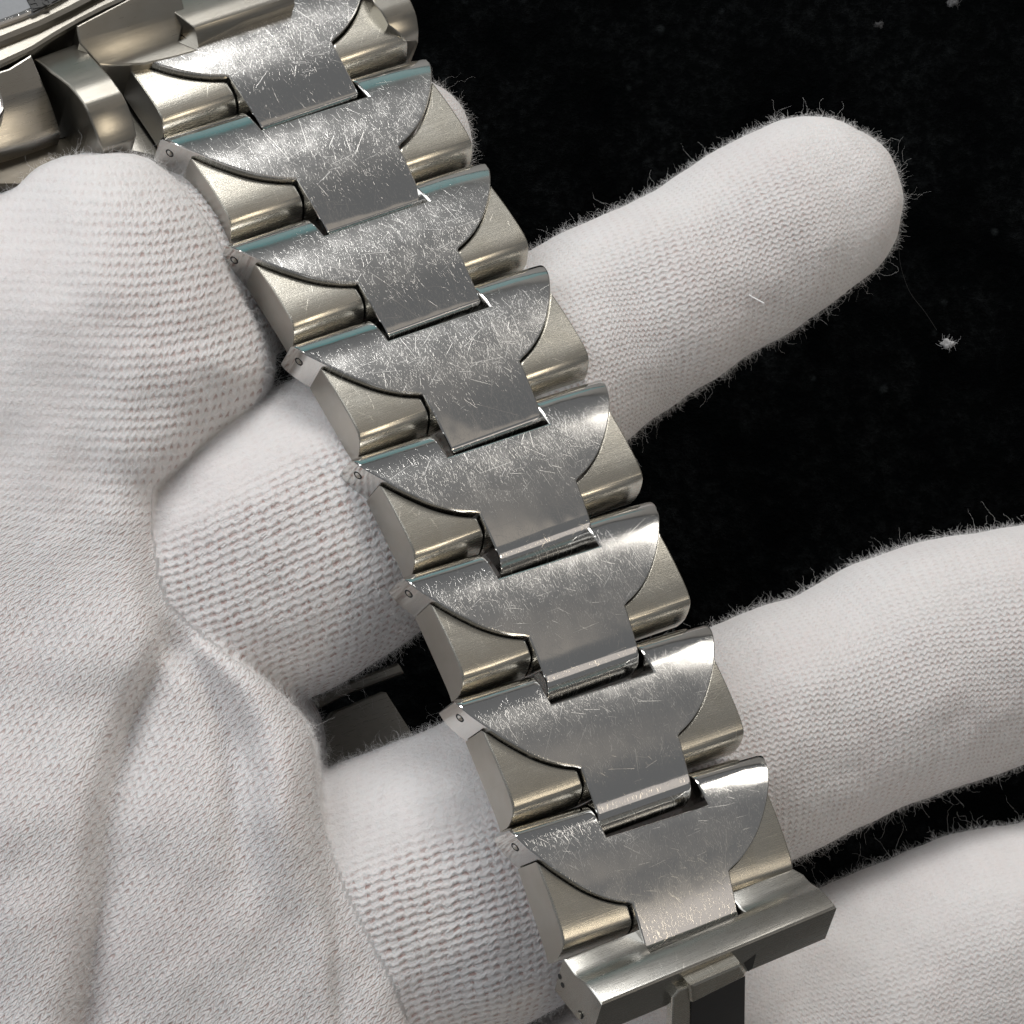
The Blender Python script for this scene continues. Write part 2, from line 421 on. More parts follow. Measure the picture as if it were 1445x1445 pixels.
# ------------------------------------------------------------------ gloved hand
A_OUT = [(-420, 330), (-200, 262), (-60, 262), (0, 262), (50, 228), (100, 213), (160, 214), (200, 224), (240, 250), (275, 288), (312, 345), (345, 412), (372, 465), (381, 508),
         (372, 552), (340, 590), (285, 632), (216, 688)]
P_OUT = [(214, 715), (216, 765), (228, 830), (252, 868), (300, 908), (355, 945), (402, 985), (432, 1025), (442, 1065), (447, 1115), (461, 1180), (490, 1262), (528, 1338), (560, 1400), (585, 1470), (640, 1620)]
outA = catmull(A_OUT, 6); outP = catmull(P_OUT, 6)
poly = np.vstack([outA, outP, [(640, 1680), (-420, 1680)]])
nA = len(outA)

def poly_dist(px, py, pg):
    """distance to the closed outline, inside mask, and arc position of the nearest edge"""
    d = np.full(px.shape, 1e9); idx = np.zeros(px.shape); ins = np.zeros(px.shape, bool)
    n = len(pg)
    for i in range(n):
        ax, ay = pg[i]; bx, by = pg[(i + 1) % n]
        ex, ey = bx - ax, by - ay; L2 = ex * ex + ey * ey
        if L2 > 0:
            t = np.clip(((px - ax) * ex + (py - ay) * ey) / L2, 0, 1)
            q = np.hypot(px - ax - t * ex, py - ay - t * ey)
            better = q < d; d = np.where(better, q, d); idx = np.where(better, i + t, idx)
            c = ((ay > py) != (by > py)) & (px < ex * (py - ay) / (ey if ey != 0 else 1e-9) + ax)
            ins ^= c
    return d, ins, idx

def line_x(pts, y):
    p = np.array(pts, float); return np.interp(y, p[:, 1], p[:, 0])
def sstep(x, a, b):
    t = np.clip((x - a) / (b - a), 0, 1); return t * t * (3 - 2 * t)
F1 = [(246, 820), (238, 900), (216, 950), (190, 1010), (168, 1090), (151, 1164), (134, 1310), (118, 1445), (90, 1650)]
F2 = [(240, 880), (262, 925), (302, 975), (326, 1030), (338, 1090), (338, 1170), (350, 1300), (372, 1450), (380, 1600)]
F3 = [(420, 1010), (438, 1090), (452, 1180), (466, 1270), (473, 1340), (478, 1450), (490, 1600)]
def sheet_z(px, py):
    d, ins, idx = poly_dist(px, py, poly)
    onA = sstep(idx, nA + 3, nA - 14)                      # 1 along the finger's rounded edge, 0 along the fold's thinner edge
    onA = np.where(idx > len(outA) + len(outP), 0, onA)
    R = 70 + 135 * onA
    t = np.clip(d / R, 0, 1)
    roll = R * K * 0.9 * (1 - np.sqrt(np.clip(1 - (1 - t) ** 2, 0, 1)))
    z = 6.2 + 1.2 * np.exp(-(((px - 120) / 170) ** 2 + ((py - 440) / 170) ** 2)) - 0.0012 * np.clip(py - 900, 0, 800)
    inP = sstep(py, 720, 860)
    s1 = px - line_x(F1, py)
    fade1 = sstep(py, 780, 960)
    z = z + fade1 * np.where(s1 < 0, 4.0 * (1 - np.exp(s1 / 34.0)) * np.exp(s1 / 230.0), 2.2 * (1 - np.exp(-s1 / 80.0)) * np.exp(-s1 / 260.0))
    z = z - fade1 * 0.9 * np.exp(-((s1 - 4) / 24.0) ** 2)
    s2 = px - line_x(F2, py); fade2 = sstep(py, 860, 930) * (1 - sstep(py, 1120, 1330))
    z = z - fade2 * 2.0 * np.exp(-(s2 / 26.0) ** 2) + fade2 * 1.5 * np.exp(-((s2 - 62) / 40.0) ** 2)
    z = z + 3.0 * sstep(py, 980, 1180)
    s3 = px - line_x(F3, py); fade3 = sstep(py, 1060, 1160)
    z = z - fade3 * (0.8 * sstep(s3, -22, 10)) - fade3 * 0.5 * np.exp(-(s3 / 9.0) ** 2)
    # soft wrinkles across the palm and small puckers
    z = z + inP * 0.22 * np.sin(px * 0.021 + 1.3 * np.sin(py * 0.006)) + 0.12 * np.sin(px * 0.05 + py * 0.017) * np.sin(py * 0.023 - px * 0.01)
    # faint folds over the curled finger
    q = (py - 0.16 * px)
    z = z + (1 - inP) * 0.13 * np.sin(q * 0.055 + 0.6 * np.sin(px * 0.02)) * sstep(px, 40, 260)
    return z - roll, d, ins

def sheet_mesh():
    step = 4
    gx = np.arange(-380, 660, step); gy = np.arange(196, 1660, step)
    PX, PY = np.meshgrid(gx, gy, indexing='ij')
    Z, D_, INS = sheet_z(PX, PY)
    idx = -np.ones(PX.shape, int); verts = []; faces = []
    cell = INS[:-1, :-1] & INS[1:, :-1] & INS[:-1, 1:] & INS[1:, 1:]
    def vid(i, j, lay, store={}):
        k = (i, j, lay)
        if k not in store:
            z = Z[i, j] if lay == 0 else -9.0 - 0.0 * i
            zz = float(z); s = K * (CAM_Z - float(Z[i, j])) / CAM_Z
            verts.append(((PX[i, j] - 722.5) * s, (722.5 - PY[i, j]) * s, zz)); store[k] = len(verts) - 1
        return store[k]
    store = {}
    I, J = np.nonzero(cell)
    for i, j in zip(I.tolist(), J.tolist()):
        q = [(i, j), (i, j + 1), (i + 1, j + 1), (i + 1, j)]
        faces.append([vid(a, b, 0, store) for a, b in q]); faces.append([vid(a, b, 1, store) for a, b in reversed(q)])
        for di, dj, e in ((-1, 0, (0, 1)), (1, 0, (2, 3)), (0, -1, (3, 0)), (0, 1, (1, 2))):
            a, b = i + di, j + dj
            if not (0 <= a < cell.shape[0] and 0 <= b < cell.shape[1] and cell[a, b]):
                p, r = q[e[0]], q[e[1]]
                faces.append([vid(*p, 0, store), vid(*p, 1, store), vid(*r, 1, store), vid(*r, 0, store)])
    return verts, faces

TUBES = {   # px, py, z, radius in px, name of the finger
    'index': [(200, 430, -6, 190), (330, 350, -13, 150), (470, 265, -20, 125), (566, 202, -25, 100)],
    'middle': [(60, 985, -7, 170), (200, 890, -6, 185), (380, 790, -4.0, 204), (540, 690, -7.8, 194), (690, 578, -12.2, 168), (825, 480, -16.5, 149), (920, 425, -18.2, 140), (1000, 382, -20, 133), (1080, 328, -22, 137), (1148, 290, -24, 128)],
    'ring': [(250, 1410, -10, 160), (420, 1345, -6.5, 200), (560, 1280, -2.8, 220), (700, 1222, -3.6, 212), (860, 1140, -8.0, 187), (1065, 1045, -13, 174), (1180, 1000, -15.5, 166), (1305, 940, -18, 172), (1450, 898, -20, 160), (1500, 878, -21, 150)],
    'little': [(700, 1720, -5, 185), (900, 1570, -8, 185), (1100, 1468, -13, 181), (1250, 1410, -15, 178), (1400, 1345, -17, 170), (1470, 1322, -18, 160)],
}
tube_dat = {}
def tube_mesh(pts, flat=0.92, nseg=36, sub=8):
    c = catmull(pts, sub)
    P = np.array([W(a, b, z) for a, b, z, r in c]); R = np.array([rmm(r, z) for a, b, z, r in c])
    T = np.gradient(P, axis=0); T /= np.linalg.norm(T, axis=1)[:, None]
    up = np.array([0, 0, 1.0]); Bv = np.cross(T, up); Bv /= np.linalg.norm(Bv, axis=1)[:, None]; Nv = np.cross(Bv, T)
    verts = []; faces = []
    # rounded caps at both ends
    rows = []
    e0 = [(P[0] - T[0] * R[0] * math.sin(a), R[0] * math.cos(a), Bv[0], Nv[0]) for a in (1.3, 1.0, 0.6, 0.3)]
    e1 = [(P[-1] + T[-1] * R[-1] * math.sin(a), R[-1] * math.cos(a), Bv[-1], Nv[-1]) for a in (0.3, 0.6, 1.0, 1.3)]
    rows = e0 + [(P[i], R[i], Bv[i], Nv[i]) for i in range(len(P))] + e1
    for (p, r, b, nn) in rows:
        for k in range(nseg):
            t = 2 * math.pi * k / nseg
            verts.append(tuple(p + b * r * math.cos(t) + nn * r * flat * math.sin(t)))
    for i in range(len(rows) - 1):
        for k in range(nseg):
            a = i * nseg + k; b2 = i * nseg + (k + 1) % nseg
            faces.append([a, b2, b2 + nseg, a + nseg])
    faces.append(list(range(nseg))[::-1]); faces.append([(len(rows) - 1) * nseg + k for k in range(nseg)])
    S = np.concatenate([[0], np.cumsum(np.linalg.norm(np.diff(P, axis=0), axis=1))])
    return verts, faces, (P, R, T, Bv, Nv, S)

def build_glove():
    V, F = sheet_mesh()
    for nm, pts in TUBES.items():
        v, f, dat = tube_mesh(pts)
        tube_dat[nm] = tube_mesh(pts, sub=22)[2]
        o = len(V); V += v; F += [[i + o for i in q] for q in f]
    me = bpy.data.meshes.new('glove_shell'); me.from_pydata(V, [], F)
    tmp = bpy.data.objects.new('glove_shell', me); COL.objects.link(tmp)
    bm = bmesh.new(); bm.from_mesh(me); bmesh.ops.recalc_face_normals(bm, faces=bm.faces[:]); bm.to_mesh(me); bm.free()
    r = tmp.modifiers.new('r', 'REMESH'); r.mode = 'VOXEL'; r.voxel_size = 0.25
    sm = tmp.modifiers.new('s', 'SMOOTH'); sm.factor = 0.5; sm.iterations = 13
    dg = bpy.context.evaluated_depsgraph_get()
    out = bpy.data.meshes.new_from_object(tmp.evaluated_get(dg))
    bpy.data.objects.remove(tmp); bpy.data.meshes.remove(me)
    return out

gm = build_glove()
from mathutils import noise as mnoise
def loosen(me):
    N = len(me.vertices); c = np.empty(N * 3); me.vertices.foreach_get('co', c); nr = np.empty(N * 3); me.vertices.foreach_get('normal', nr)
    c = c.reshape(-1, 3); nr = nr.reshape(-1, 3)
    d = np.array([mnoise.noise(Vector(p) * 0.13) * 0.42 + mnoise.noise(Vector((p[0] * 0.36 + 7, p[1] * 0.36, p[2] * 0.3))) * 0.16 for p in c.tolist()])
    c = c + nr * d[:, None]; me.vertices.foreach_set('co', c.ravel()); me.update()
loosen(gm)
n = len(gm.vertices); co = np.empty(n * 3); gm.vertices.foreach_get('co', co); co = co.reshape(-1, 3)
s_ = CAM_Z / (CAM_Z - co[:, 2]) / K
vpx = co[:, 0] * s_ + 722.5; vpy = 722.5 - co[:, 1] * s_
# knit coordinates: along the rows, across the rows (in stitches), and how far the knit is stretched open
errs = []; coords = []
mid_y = np.array([m[1] for m in mid]); mid_x = np.array([m[0] for m in mid])
split = np.interp(vpy, mid_y, mid_x) + 10
for nm, (P, R, T, Bv, Nv, S) in tube_dat.items():
    d2 = np.full(n, 1e9); ii = np.zeros(n, int)
    for i in range(len(P)):
        q = ((co - P[i]) ** 2).sum(1); b = q < d2; d2[b] = q[b]; ii[b] = i
    rel = co - P[ii]
    s = S[ii] + (rel * T[ii]).sum(1); a = (rel * Bv[ii]).sum(1); h = (rel * Nv[ii]).sum(1)
    end = np.clip((rel * T[ii]).sum(1), 0, None) * (ii == len(P) - 1)
    errs.append(np.abs(np.hypot(np.hypot(a, h), end) - R[ii]))
    th = np.arctan2(a, h); arc = th * np.maximum(R[ii], 4.0)
    rot = math.radians({'middle': 14, 'ring': 9, 'little': 9, 'index': 10}[nm])
    ks = s * math.cos(rot) + arc * math.sin(rot); kt = arc * math.cos(rot) - s * math.sin(rot)
    is_left = vpx < split
    kx = np.where(is_left, ks / 0.56, ks / 0.60); ky = np.where(is_left, kt / 0.63, kt / 0.47)
    opn = np.where(is_left, 0.85, 0.55 if nm != 'little' else 0.3)
    opn = np.where(is_left, np.clip(opn * (1.0 - 0.9 * sstep(-arc, 3.0, 6.5)), 0.12, 1), opn * (1 - 0.6 * sstep(-arc, 2.0, 6.0)) * (1 - 0.6 * sstep(s, S[-1] - 7, S[-1])))
    coords.append(np.stack([kx, ky, opn], 1))
zs, ds, ins = sheet_z(vpx, vpy)
errs.append(np.where(ins, np.abs(co[:, 2] - zs) * np.clip(ds / 60, 0.25, 1) - 0.15, 1e8))
inP = sstep(vpy, 640, 860)
rowA = (vpy - 0.05 * vpx + 0.0011 * np.clip(vpx - 150, 0, 400) ** 2) / 14.5; colA = (vpx + 0.12 * vpy) / 10.5
rowP = (vpy - 0.05 * vpx) / 11.5 - 13.5; colP = (vpx + 0.2 * vpy) / 12.5 + 0.5 * rowP - 18.7
kx = colP * inP + colA * (1 - inP); ky = rowP * inP + rowA * (1 - inP)
opn = 0.62 * inP + (1 - inP) * (0.62 * sstep(vpx, 60, 260) * sstep(vpy, 230, 330) + 0.16)
coords.append(np.stack([kx, ky, opn], 1))
errs[-1] = errs[-1] - 3.0 * (ins & (ds > 34) & (np.abs(co[:, 2] - zs) < 1.6))
errs = np.array(errs); coords = np.array(coords); NL = len(errs)
lab = errs.argmin(0)
ed = np.empty(len(gm.edges) * 2, int); gm.edges.foreach_get('vertices', ed); ed = ed.reshape(-1, 2)
oh = np.eye(NL)[lab]
def spread(a, it):
    for _ in range(it):
        acc = a.copy(); np.add.at(acc, ed[:, 0], a[ed[:, 1]]); np.add.at(acc, ed[:, 1], a[ed[:, 0]])
        a = acc / acc.sum(1, keepdims=True)
    return a
oh = spread(oh, 8); lab = oh.argmax(1); oh = spread(np.eye(NL)[lab], 5)
kn = coords[lab, np.arange(n)]
kn[:, 2] *= np.clip((oh.max(1) - 0.5) * 2.2, 0, 1)
sty = np.where(lab == NL - 1, 0.17 + 0.25 * inP, np.where(vpx < split, 0.14, 0.25))
st = gm.attributes.new('knit_style', 'FLOAT', 'POINT'); st.data.foreach_set('value', sty.astype(np.float32))
at = gm.attributes.new('knit', 'FLOAT_VECTOR', 'POINT'); at.data.foreach_set('vector', kn.astype(np.float32).ravel())
gm.polygons.foreach_set('use_smooth', [True] * len(gm.polygons))

def mat_knit():
    m, nt, p = new_mat('white_cotton_knit')
    at = nt.n('ShaderNodeAttribute', attribute_name='knit')
    obj = nt.n('ShaderNodeTexCoord').outputs['Object']
    k = nt.xyz(at.outputs['Vector']); opn = k[2]
    wob = nt.n('ShaderNodeTexNoise'); nt.put(wob.inputs['Vector'], obj); wob.inputs['Scale'].default_value = 0.9; wob.inputs['Detail'].default_value = 3
    wv = nt.xyz(wob.outputs['Color'])
    kx = nt.m('ADD', k[0], nt.m('MULTIPLY', nt.m('SUBTRACT', wv[0], 0.5), 1.0))
    ky = nt.m('ADD', k[1], nt.m('MULTIPLY', nt.m('SUBTRACT', wv[1], 0.5), 0.75))
    two = 2 * math.pi
    sx = nt.m('SINE', nt.m('MULTIPLY', kx, two))
    A = nt.n('ShaderNodeAttribute', attribute_name='knit_style').outputs['Fac']
    a = nt.m('ADD', ky, nt.m('MULTIPLY', sx, A))
    yarn = nt.m('ADD', 0.5, nt.m('MULTIPLY', nt.m('COSINE', nt.m('MULTIPLY', a, two)), 0.5))
    yarn = nt.m('POWER', yarn, 0.8)
    rung = nt.m('ADD', 0.5, nt.m('MULTIPLY', nt.m('COSINE', nt.m('MULTIPLY', nt.m('ADD', kx, 0.25), two)), 0.5))
    irr = nt.rng(nt.noise(obj, 1.1, 3, 0.6), 0.30, 0.70)                     # some rows stretched open, others shut
    gap = nt.m('MULTIPLY', nt.m('SUBTRACT', 1.0, yarn), nt.m('SUBTRACT', 1.0, nt.m('MULTIPLY', rung, 0.85)))
    hole = nt.m('MULTIPLY', nt.rng(gap, 0.30, 0.85), nt.m('MULTIPLY', opn, nt.m('ADD', 0.35, nt.m('MULTIPLY', irr, 0.9))), clamp=True)
    fz = nt.noise(obj, 7.0, 5, 0.75)
    fz2 = nt.noise(nt.v('MULTIPLY', obj, (1, 1, 0.3)), 2.2, 4, 0.7)
    c = nt.mixc(hole, (0.80, 0.775, 0.77, 1), (0.42, 0.29, 0.265, 1))
    c = nt.mixc(nt.rng(nt.noise(obj, 0.12, 3), 0.4, 0.7), c, nt.mixc(hole, (0.78, 0.745, 0.74, 1), (0.50, 0.36, 0.335, 1)))
    nt.put(p.inputs['Base Color'], c)
    p.inputs['Roughness'].default_value = 0.95; p.inputs['Specular IOR Level'].default_value = 0.08
    p.inputs['Sheen Weight'].default_value = 0.25; p.inputs['Sheen Roughness'].default_value = 0.5
    p.inputs['Subsurface Weight'].default_value = 0.35; p.inputs['Subsurface Radius'].default_value = (1.0, 0.75, 0.68); p.inputs['Subsurface Scale'].default_value = 0.55
    h = nt.m('MULTIPLY', yarn, nt.m('ADD', 0.02, opn))
    h = nt.m('MAXIMUM', h, nt.m('MULTIPLY', rung, nt.m('MULTIPLY', opn, 0.45)))
    h = nt.m('ADD', h, nt.m('MULTIPLY', fz, 0.55)); h = nt.m('ADD', h, nt.m('MULTIPLY', fz2, 0.5))
    nt.put(p.inputs['Normal'], nt.bump(h, 0.27, 0.95))
    return m
M_KNIT = mat_knit()
gm.materials.append(M_KNIT)
glove = bpy.data.objects.new('gloved_hand', gm); COL.objects.link(glove); WORLD['gloved_hand'] = Matrix.Identity(4)
tag(glove, 'hand in a white knitted cotton glove, fingers spread behind the watch bracelet', 'gloved hand')

def hair_mat(name, col, alpha=1.0):
    m, nt, p = new_mat(name)
    p.inputs['Base Color'].default_value = (*col, 1); p.inputs['Roughness'].default_value = 0.9; p.inputs['Specular IOR Level'].default_value = 0.1
    return m
M_FIB = hair_mat('white_cotton_fibre', (0.86, 0.85, 0.845))

def hairs(name, pos, nrm, length, rad, mat, curl, pts=7, lean=0.5, parent=None):
    """curly loose fibres as real hair curves"""
    N = len(pos); cu = bpy.data.hair_curves.new(name); cu.add_curves([pts] * N)
    d = nrm + rng.normal(0, lean, (N, 3)); d /= np.linalg.norm(d, axis=1)[:, None]
    out = np.zeros((N, pts, 3)); p = pos.copy(); seg = (length / (pts - 1))[:, None]
    turn = rng.normal(0, curl, (N, 3))
    for k in range(pts):
        out[:, k] = p
        d = d + turn * 0.5 + rng.normal(0, curl * 0.6, (N, 3)); d /= np.linalg.norm(d, axis=1)[:, None]
        p = p + d * seg
    cu.attributes['position'].data.foreach_set('vector', out.astype(np.float32).ravel())
    ra = cu.attributes.get('radius') or cu.attributes.new('radius', 'FLOAT', 'POINT')
    ra.data.foreach_set('value', np.repeat(rad, pts).astype(np.float32) * np.tile(np.linspace(1.0, 0.45, pts), N).astype(np.float32))
    cu.materials.append(mat)
    o = bpy.data.objects.new(name, cu); COL.objects.link(o); link(o, parent)
    o['kind'] = 'stuff'
    return o

def sample(me, N, keep=None):
    me.calc_loop_triangles(); t = np.empty(len(me.loop_triangles) * 3, int); me.loop_triangles.foreach_get('vertices', t); t = t.reshape(-1, 3)
    c = np.empty(len(me.vertices) * 3); me.vertices.foreach_get('co', c); c = c.reshape(-1, 3)
    a, b, d = c[t[:, 0]], c[t[:, 1]], c[t[:, 2]]
    cr = np.cross(b - a, d - a); ar = np.linalg.norm(cr, axis=1); nn = cr / np.maximum(ar, 1e-12)[:, None]
    if keep is not None: ar = ar * keep((a + b + d) / 3, nn)
    i = rng.choice(len(ar), N, p=ar / ar.sum())
    u = rng.random((N, 1)); v = rng.random((N, 1)); f = (u + v) > 1; u = np.where(f, 1 - u, u); v = np.where(f, 1 - v, v)
    return a[i] + (b[i] - a[i]) * u + (d[i] - a[i]) * v, nn[i]
inview = lambda c, nn: ((np.abs(c[:, 0]) < 41) & (np.abs(c[:, 1]) < 41) & (nn[:, 2] > -0.5)).astype(float)
p1, n1 = sample(gm, 80000, inview)
hairs('knit_fuzz', p1, n1, rng.uniform(0.25, 0.95, len(p1)), np.full(len(p1), 0.006), M_FIB, 0.6, 7, 1.1, glove)
p2, n2 = sample(gm, 15000, lambda c, nn: inview(c, nn) * (0.08 + (np.abs(nn[:, 2]) < 0.45)))
hairs('loose_fibres', p2, n2, rng.gamma(1.4, 0.5, len(p2)) + 0.25, rng.uniform(0.003, 0.0055, len(p2)), M_FIB, 0.85, 14, 0.9, glove)

# ------------------------------------------------------------------ watch case and lugs at the top corner
F0 = FR[0]
def px_outline(pts, fr, h): return [tuple(on_plane(a, b, fr, h)[:2]) for a, b in pts]
def px_slab(name, pts, fr, h, thick, bevel, mats, parent, fn=None, ncuts=0, sharp=20, smooth_pts=0, bottom_follow=1.0):
    o2 = px_outline(pts, fr, h)
    ys = [p[1] for p in o2]; y0, y1 = min(ys), max(ys)
    if fn:
        for it in range(5):                         # the outline is drawn on the curved surface, not on the flat plane
            o2 = [tuple(on_plane(a, b, fr, h + fn(min(max((y1 - q[1]) / (y1 - y0), 0), 1)))[:2]) for (a, b), q in zip(pts, o2)]
            ys = [p[1] for p in o2]; y0, y1 = min(ys), max(ys)
    f = (lambda y: fn((y1 - y) / (y1 - y0))) if fn else None
    cuts = [y0 + (y1 - y0) * (k + 0.5) / ncuts for k in range(ncuts)] if ncuts else ()
    bm = slab(o2, thick, bevel, f, cuts, bottom_follow=bottom_follow)
    return mesh_obj(name, bm, mats, parent, fr @ Matrix.Translation((0, 0, h)), sharp)

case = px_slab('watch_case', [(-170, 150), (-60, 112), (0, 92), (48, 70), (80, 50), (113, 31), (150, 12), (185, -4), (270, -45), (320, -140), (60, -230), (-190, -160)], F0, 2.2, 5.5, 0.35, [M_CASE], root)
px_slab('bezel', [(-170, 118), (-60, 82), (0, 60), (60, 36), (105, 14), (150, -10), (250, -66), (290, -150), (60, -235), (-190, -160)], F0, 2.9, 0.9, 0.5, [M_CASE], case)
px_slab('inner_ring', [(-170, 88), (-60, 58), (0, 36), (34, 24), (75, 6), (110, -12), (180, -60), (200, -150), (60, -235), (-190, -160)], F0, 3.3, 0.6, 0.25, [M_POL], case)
dial = px_slab('dial', [(-170, 78), (-60, 48), (0, 28), (30, 17), (70, -1), (100, -18), (170, -66), (190, -150), (60, -235), (-190, -160)], F0, 3.36, 0.4, 0.05, [M_DIAL], case)
px_slab('dial_marker', [(38, 0), (47, 16), (74, 3), (98, -10), (90, -25), (50, -14)], F0, 3.44, 0.2, 0.02, [M_INK], dial)
tx = bpy.data.curves.new('dial_print', 'FONT'); tx.body = 'RE'; tx.size = 1.5; tx.extrude = 0.02; tx.align_x = 'LEFT'
tx.materials.append(M_INK)
tmp = bpy.data.objects.new('lettering', tx); COL.objects.link(tmp)
tme = bpy.data.meshes.new_from_object(tmp.evaluated_get(bpy.context.evaluated_depsgraph_get())); bpy.data.objects.remove(tmp)
to = bpy.data.objects.new('dial_print', tme); COL.objects.link(to)
tp = on_plane(66, -10, F0, 3.48)
link(to, dial, F0 @ Matrix.Translation(tp) @ Matrix.Rotation(math.radians(178), 4, 'Z'))

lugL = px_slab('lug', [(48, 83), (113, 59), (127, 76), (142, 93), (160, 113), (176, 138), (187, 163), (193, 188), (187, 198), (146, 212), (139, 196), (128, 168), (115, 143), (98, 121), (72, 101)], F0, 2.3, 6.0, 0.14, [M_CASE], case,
               fn=pchip([(0, -1.1), (0.2, -0.45), (0.42, 0.05), (0.55, 0.22), (0.66, 0.22), (0.74, 0.05), (0.78, -0.12), (0.9, -0.9), (1.0, -1.8)]), ncuts=44, bottom_follow=0.1)
px_slab('lug', [(508, -30), (528, 4), (548, 34), (569, 64), (588, 56), (595, 48), (588, 22), (574, -8), (560, -40)], F0, 1.4, 5.0, 0.14, [M_CASE], case,
        fn=pchip([(0, 0.0), (0.4, 0.2), (0.55, 0.2), (0.68, 0.0), (0.85, -0.6), (0.93, -1.1), (1.0, -1.9)]), ncuts=30, bottom_follow=0.1)
px_slab('case_shoulder', [(108, 36), (185, -4), (250, -30), (262, 20), (252, 58), (282, 71), (250, 80), (205, 90), (141, 92), (112, 60)], F0, 1.05, 4.0, 0.12, [M_CASE], case,
        fn=pchip([(0, 2.3), (0.5, 0.95), (0.7, 0.32), (0.78, 0.12), (0.9, 0.03), (1.0, -0.02)]), ncuts=26)
px_slab('centre_bar', [(225, -30), (238, 11), (262, 30), (283, 56), (345, 37), (413, 15), (398, -25), (385, -70)], F0, 2.0, 1.5, 0.08, [M_CASE], case,
        fn=pchip([(0, -0.6), (0.3, -0.15), (0.6, 0.3), (0.74, 0.42), (0.86, 0.42), (0.91, 0.2), (0.95, -0.2), (1.0, -0.9)]), ncuts=30)
px_slab('dark_gap_filler', [(165, 100), (205, 120), (240, 196), (222, 222), (186, 214), (170, 160)], F0, -2.8, 2.0, 0.15, [M_BLADE], root)  # added dark slab filling the shaded gap between lug and link
# case flank with its facets and the round pusher edge at the frame's border
px_slab('case_flank', [(-60, 118), (12, 96), (44, 76), (62, 120), (86, 186), (52, 199), (10, 212), (-60, 226)], F0, 0.9, 5.0, 0.15, [M_BLADE], case,
        fn=pchip([(0, 1.2), (0.5, 0.1), (1.0, -2.0)]), ncuts=14)
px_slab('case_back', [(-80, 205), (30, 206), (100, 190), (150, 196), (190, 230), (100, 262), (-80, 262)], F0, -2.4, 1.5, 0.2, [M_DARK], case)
sc = px_slab('lug_screw', [(111, 155), (116, 153), (121, 165), (126, 180), (124, 187), (119, 184), (113, 170)], F0, 0.2, 0.8, 0.05, [M_PIN], lugL)
px_slab('crown', [(-40, 130), (2, 128), (6, 140), (7, 152), (0, 165), (-40, 180)], F0, 2.2, 2.0, 0.3, [M_POL], case)

# ------------------------------------------------------------------ clasp at the bottom
lC, rC = ends[8]; oC = (lC + rC) / 2; xC = (rC - lC).normalized()
yv = Vector((FR[7][0][1], FR[7][1][1], FR[7][2][1])); yv = (yv - xC * yv.dot(xC)).normalized(); zv = xC.cross(yv)
ang = math.atan2(3.1, 4.5); yC = (yv * math.cos(ang) - zv * math.sin(ang)).normalized(); zC = xC.cross(yC)
FC = frame(oC, xC, yC, zC)
top = [(790, 1353), (1118, 1222), (1146, 1240), (1178, 1277), (852, 1420)]
q = px_outline(top, FC, 0)
print('clasp', [(round(a, 2), round(b, 2)) for a, b in q])
yb = (q[3][1] + q[4][1]) / 2
slot = px_outline([(904, 1306), (919, 1341), (1052, 1283), (1030, 1252)], FC, 0)
xl, xr = q[4][0], (q[3][0])
ol = [(xl, 0.0), (slot[0][0], 0.0), (slot[1][0], slot[1][1]), (slot[2][0], slot[2][1]), (slot[2][0] - 0.2, 0.0), (xr - 0.5, 0.0), (xr, -0.8), (xr + 0.05, yb), (xl, yb)]
CLF = pchip([(yb - 0.1, -0.12), (yb + 0.25, 0.0), (yb + 1.2, 0.06), (-2.5, 0.02), (-2.3, -0.06), (-1.4, -0.3), (-0.4, -0.2), (0.1, -0.12)])
THK = 3.3
bm = slab(ol, THK, 0.16, CLF, [yb + 0.3, yb + 0.8, yb + 1.3, -2.6, -2.4, -2.2, -1.9, -1.6, -1.3, -1.0, -0.6, -0.3], segs=3, bottom_follow=0)
clasp = mesh_obj('clasp_block', bm, [M_CLASP], root, FC)
for (a, b) in ((790, 1378), (794, 1390), (819, 1432)):
    fe = frame(FC @ Vector((xl, 0, 0)), yC, zC, -xC)
    pp = on_plane(a, b, fe, 0)
    r_ = 0.30 if a > 800 else 0.2
    mesh_obj('pin_hole_shade', ring_mesh(0.02, r_), [M_HOLE_SHADE], clasp, fe @ Matrix.Translation((pp.x, pp.y, 0.02)))  # flat dark disc, shade of an uncut hole
    if a > 800: mesh_obj('clasp_pin', cyl(r_ * 0.8, 0.3, 16), [M_PIN], clasp, fe @ Matrix.Translation((pp.x, pp.y, 0.0)))
FG = frame(FC @ Vector((0, yb, 0)), xC, zC, -yC)
px_slab('blade_hinge_bar', [(974, 1391), (1046, 1360), (1055, 1371), (1053, 1379), (977, 1417)], FG, 0.9, 0.9, 0.28, [M_SAT], clasp)
px_slab('black_blade_inlay', [(976, 1411), (1052, 1373), (1051, 1450), (1046, 1640), (968, 1640)], FG, 0.62, 0.6, 0.05, [M_BLACK], clasp)
px_slab('blade_edge', [(949, 1409), (958, 1398), (975, 1391), (976, 1430), (968, 1640), (940, 1640)], FG, 0.55, 0.6, 0.14, [M_SAT], clasp)
px_slab('blade_slot_shade', [(1050, 1360), (1067, 1347), (1062, 1366), (1056, 1371)], FG, 0.03, 0.05, 0.0, [M_HOLE_SHADE], clasp)  # flat dark plate as painted shade, no slot is cut
px_slab('blade_slot_shade', [(957, 1392), (972, 1382), (974, 1392), (962, 1400), (951, 1410)], FG, 0.03, 0.05, 0.0, [M_HOLE_SHADE], clasp)  # second flat plate of painted slot shade

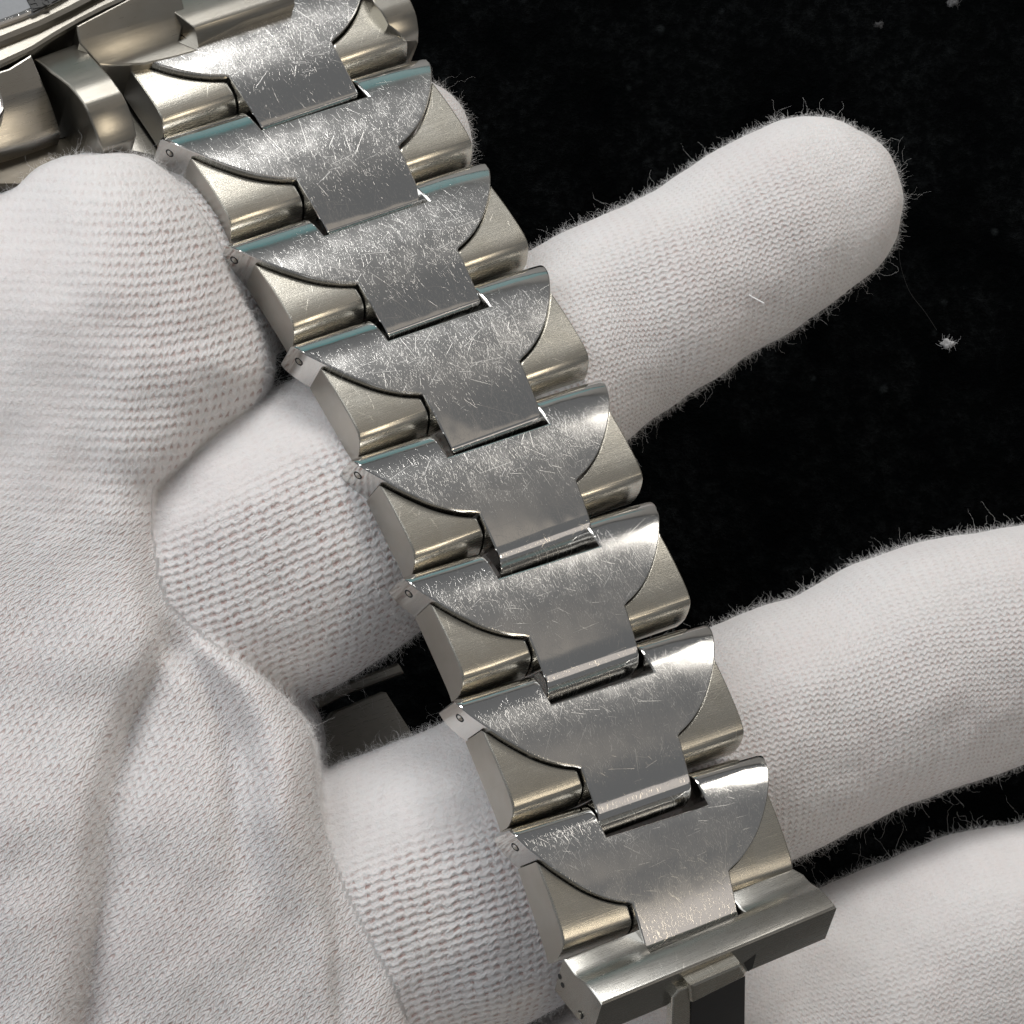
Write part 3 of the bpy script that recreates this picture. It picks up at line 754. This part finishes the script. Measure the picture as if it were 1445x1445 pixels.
# folded blade seen in the gap between two fingers, well below the links
FD = frame(W(520, 1010, -15), xC, yv, zv)
bl = px_slab('folding_blade', [(470, 1003), (538, 975), (546, 976), (552, 986), (590, 1045), (560, 1120), (450, 1150), (440, 1040)], FD, 0.0, 0.9, 0.22, [M_BLADE], root)
px_slab('blade_bar', [(470, 972), (520, 950), (562, 934), (567, 940), (572, 950), (500, 976), (450, 1000), (440, 985)], FD, 0.6, 0.8, 0.25, [M_BLADE], bl)

# ------------------------------------------------------------------ lint on the cloth
def tuft(px, py, size, label, bright, nh, name='lint_tuft'):
    z = -57.0; c = W(px, py, z); m = hair_mat('lint_' + str(px), (bright, bright, bright * 1.02))
    bm = bmesh.new(); bmesh.ops.create_icosphere(bm, subdivisions=3, radius=size)
    for v in bm.verts:
        k = 1 + 0.35 * math.sin(v.co.x * 4.1 / size + px) * math.cos(v.co.y * 3.3 / size) + rng.normal(0, 0.09)
        v.co = Vector((v.co.x * 1.25 * k, v.co.y * 0.8 * k, v.co.z * 0.5 * k))
    o = mesh_obj(name, bm, m, None, Matrix.Translation(c), 180); tag(o, label, 'lint', 'lint specks on the velvet')
    pos = rng.normal(0, size * 0.5, (nh, 3)) * np.array([1.2, 0.8, 0.4]) + np.array(c); nr = rng.normal(0, 1, (nh, 3)); nr[:, 2] = np.abs(nr[:, 2]); nr /= np.linalg.norm(nr, axis=1)[:, None]
    hairs('loose_fibres', pos, nr, rng.uniform(0.5, 1.2, nh) * size * 1.6, np.full(nh, 0.02), m, 0.5, 8, 0.4, o)
tuft(1338, 485, 0.48, 'largest and brightest white lint tuft lying on the black velvet beside the fingertip', 0.42, 40)
tuft(1345, 4, 0.40, 'small grey lint speck on the velvet at the top edge of the picture', 0.10, 24)
tuft(1240, 35, 0.34, 'faint dark grey lint speck on the velvet, just left of the top speck', 0.045, 16)
def strand(name, pts, rad, mat, label, cat):
    P = np.array([W(*p) for p in pts]); c = catmull(P, 8).astype(np.float32)
    cu = bpy.data.hair_curves.new(name); cu.add_curves([len(c)]); cu.attributes['position'].data.foreach_set('vector', c.ravel())
    ra = cu.attributes.get('radius') or cu.attributes.new('radius', 'FLOAT', 'POINT'); ra.data.foreach_set('value', np.full(len(c), rad, np.float32))
    cu.materials.append(mat); o = bpy.data.objects.new(name, cu); COL.objects.link(o); WORLD[name] = Matrix.Identity(4)
    return tag(o, label, cat)
strand('loose_thread', [(1268, 340, -30), (1271, 375, -38), (1284, 412, -46), (1305, 440, -53), (1322, 466, -57)], 0.016, hair_mat('grey_thread', (0.10, 0.10, 0.10)), 'thin loose thread running from the fingertip down to the white lint tuft', 'thread')
near = np.hypot(vpx - 1064, vpy - 420) < 9
zf = float(co[near, 2].max()) + 0.06
strand('short_fibre', [(1054, 414, zf - 0.05), (1060, 418, zf), (1067, 422, zf + 0.02), (1078, 428, zf - 0.03)], 0.05, hair_mat('white_fibre', (0.9, 0.9, 0.9)), 'short bright white fibre lying on the underside of the upper right gloved fingertip', 'fibre')
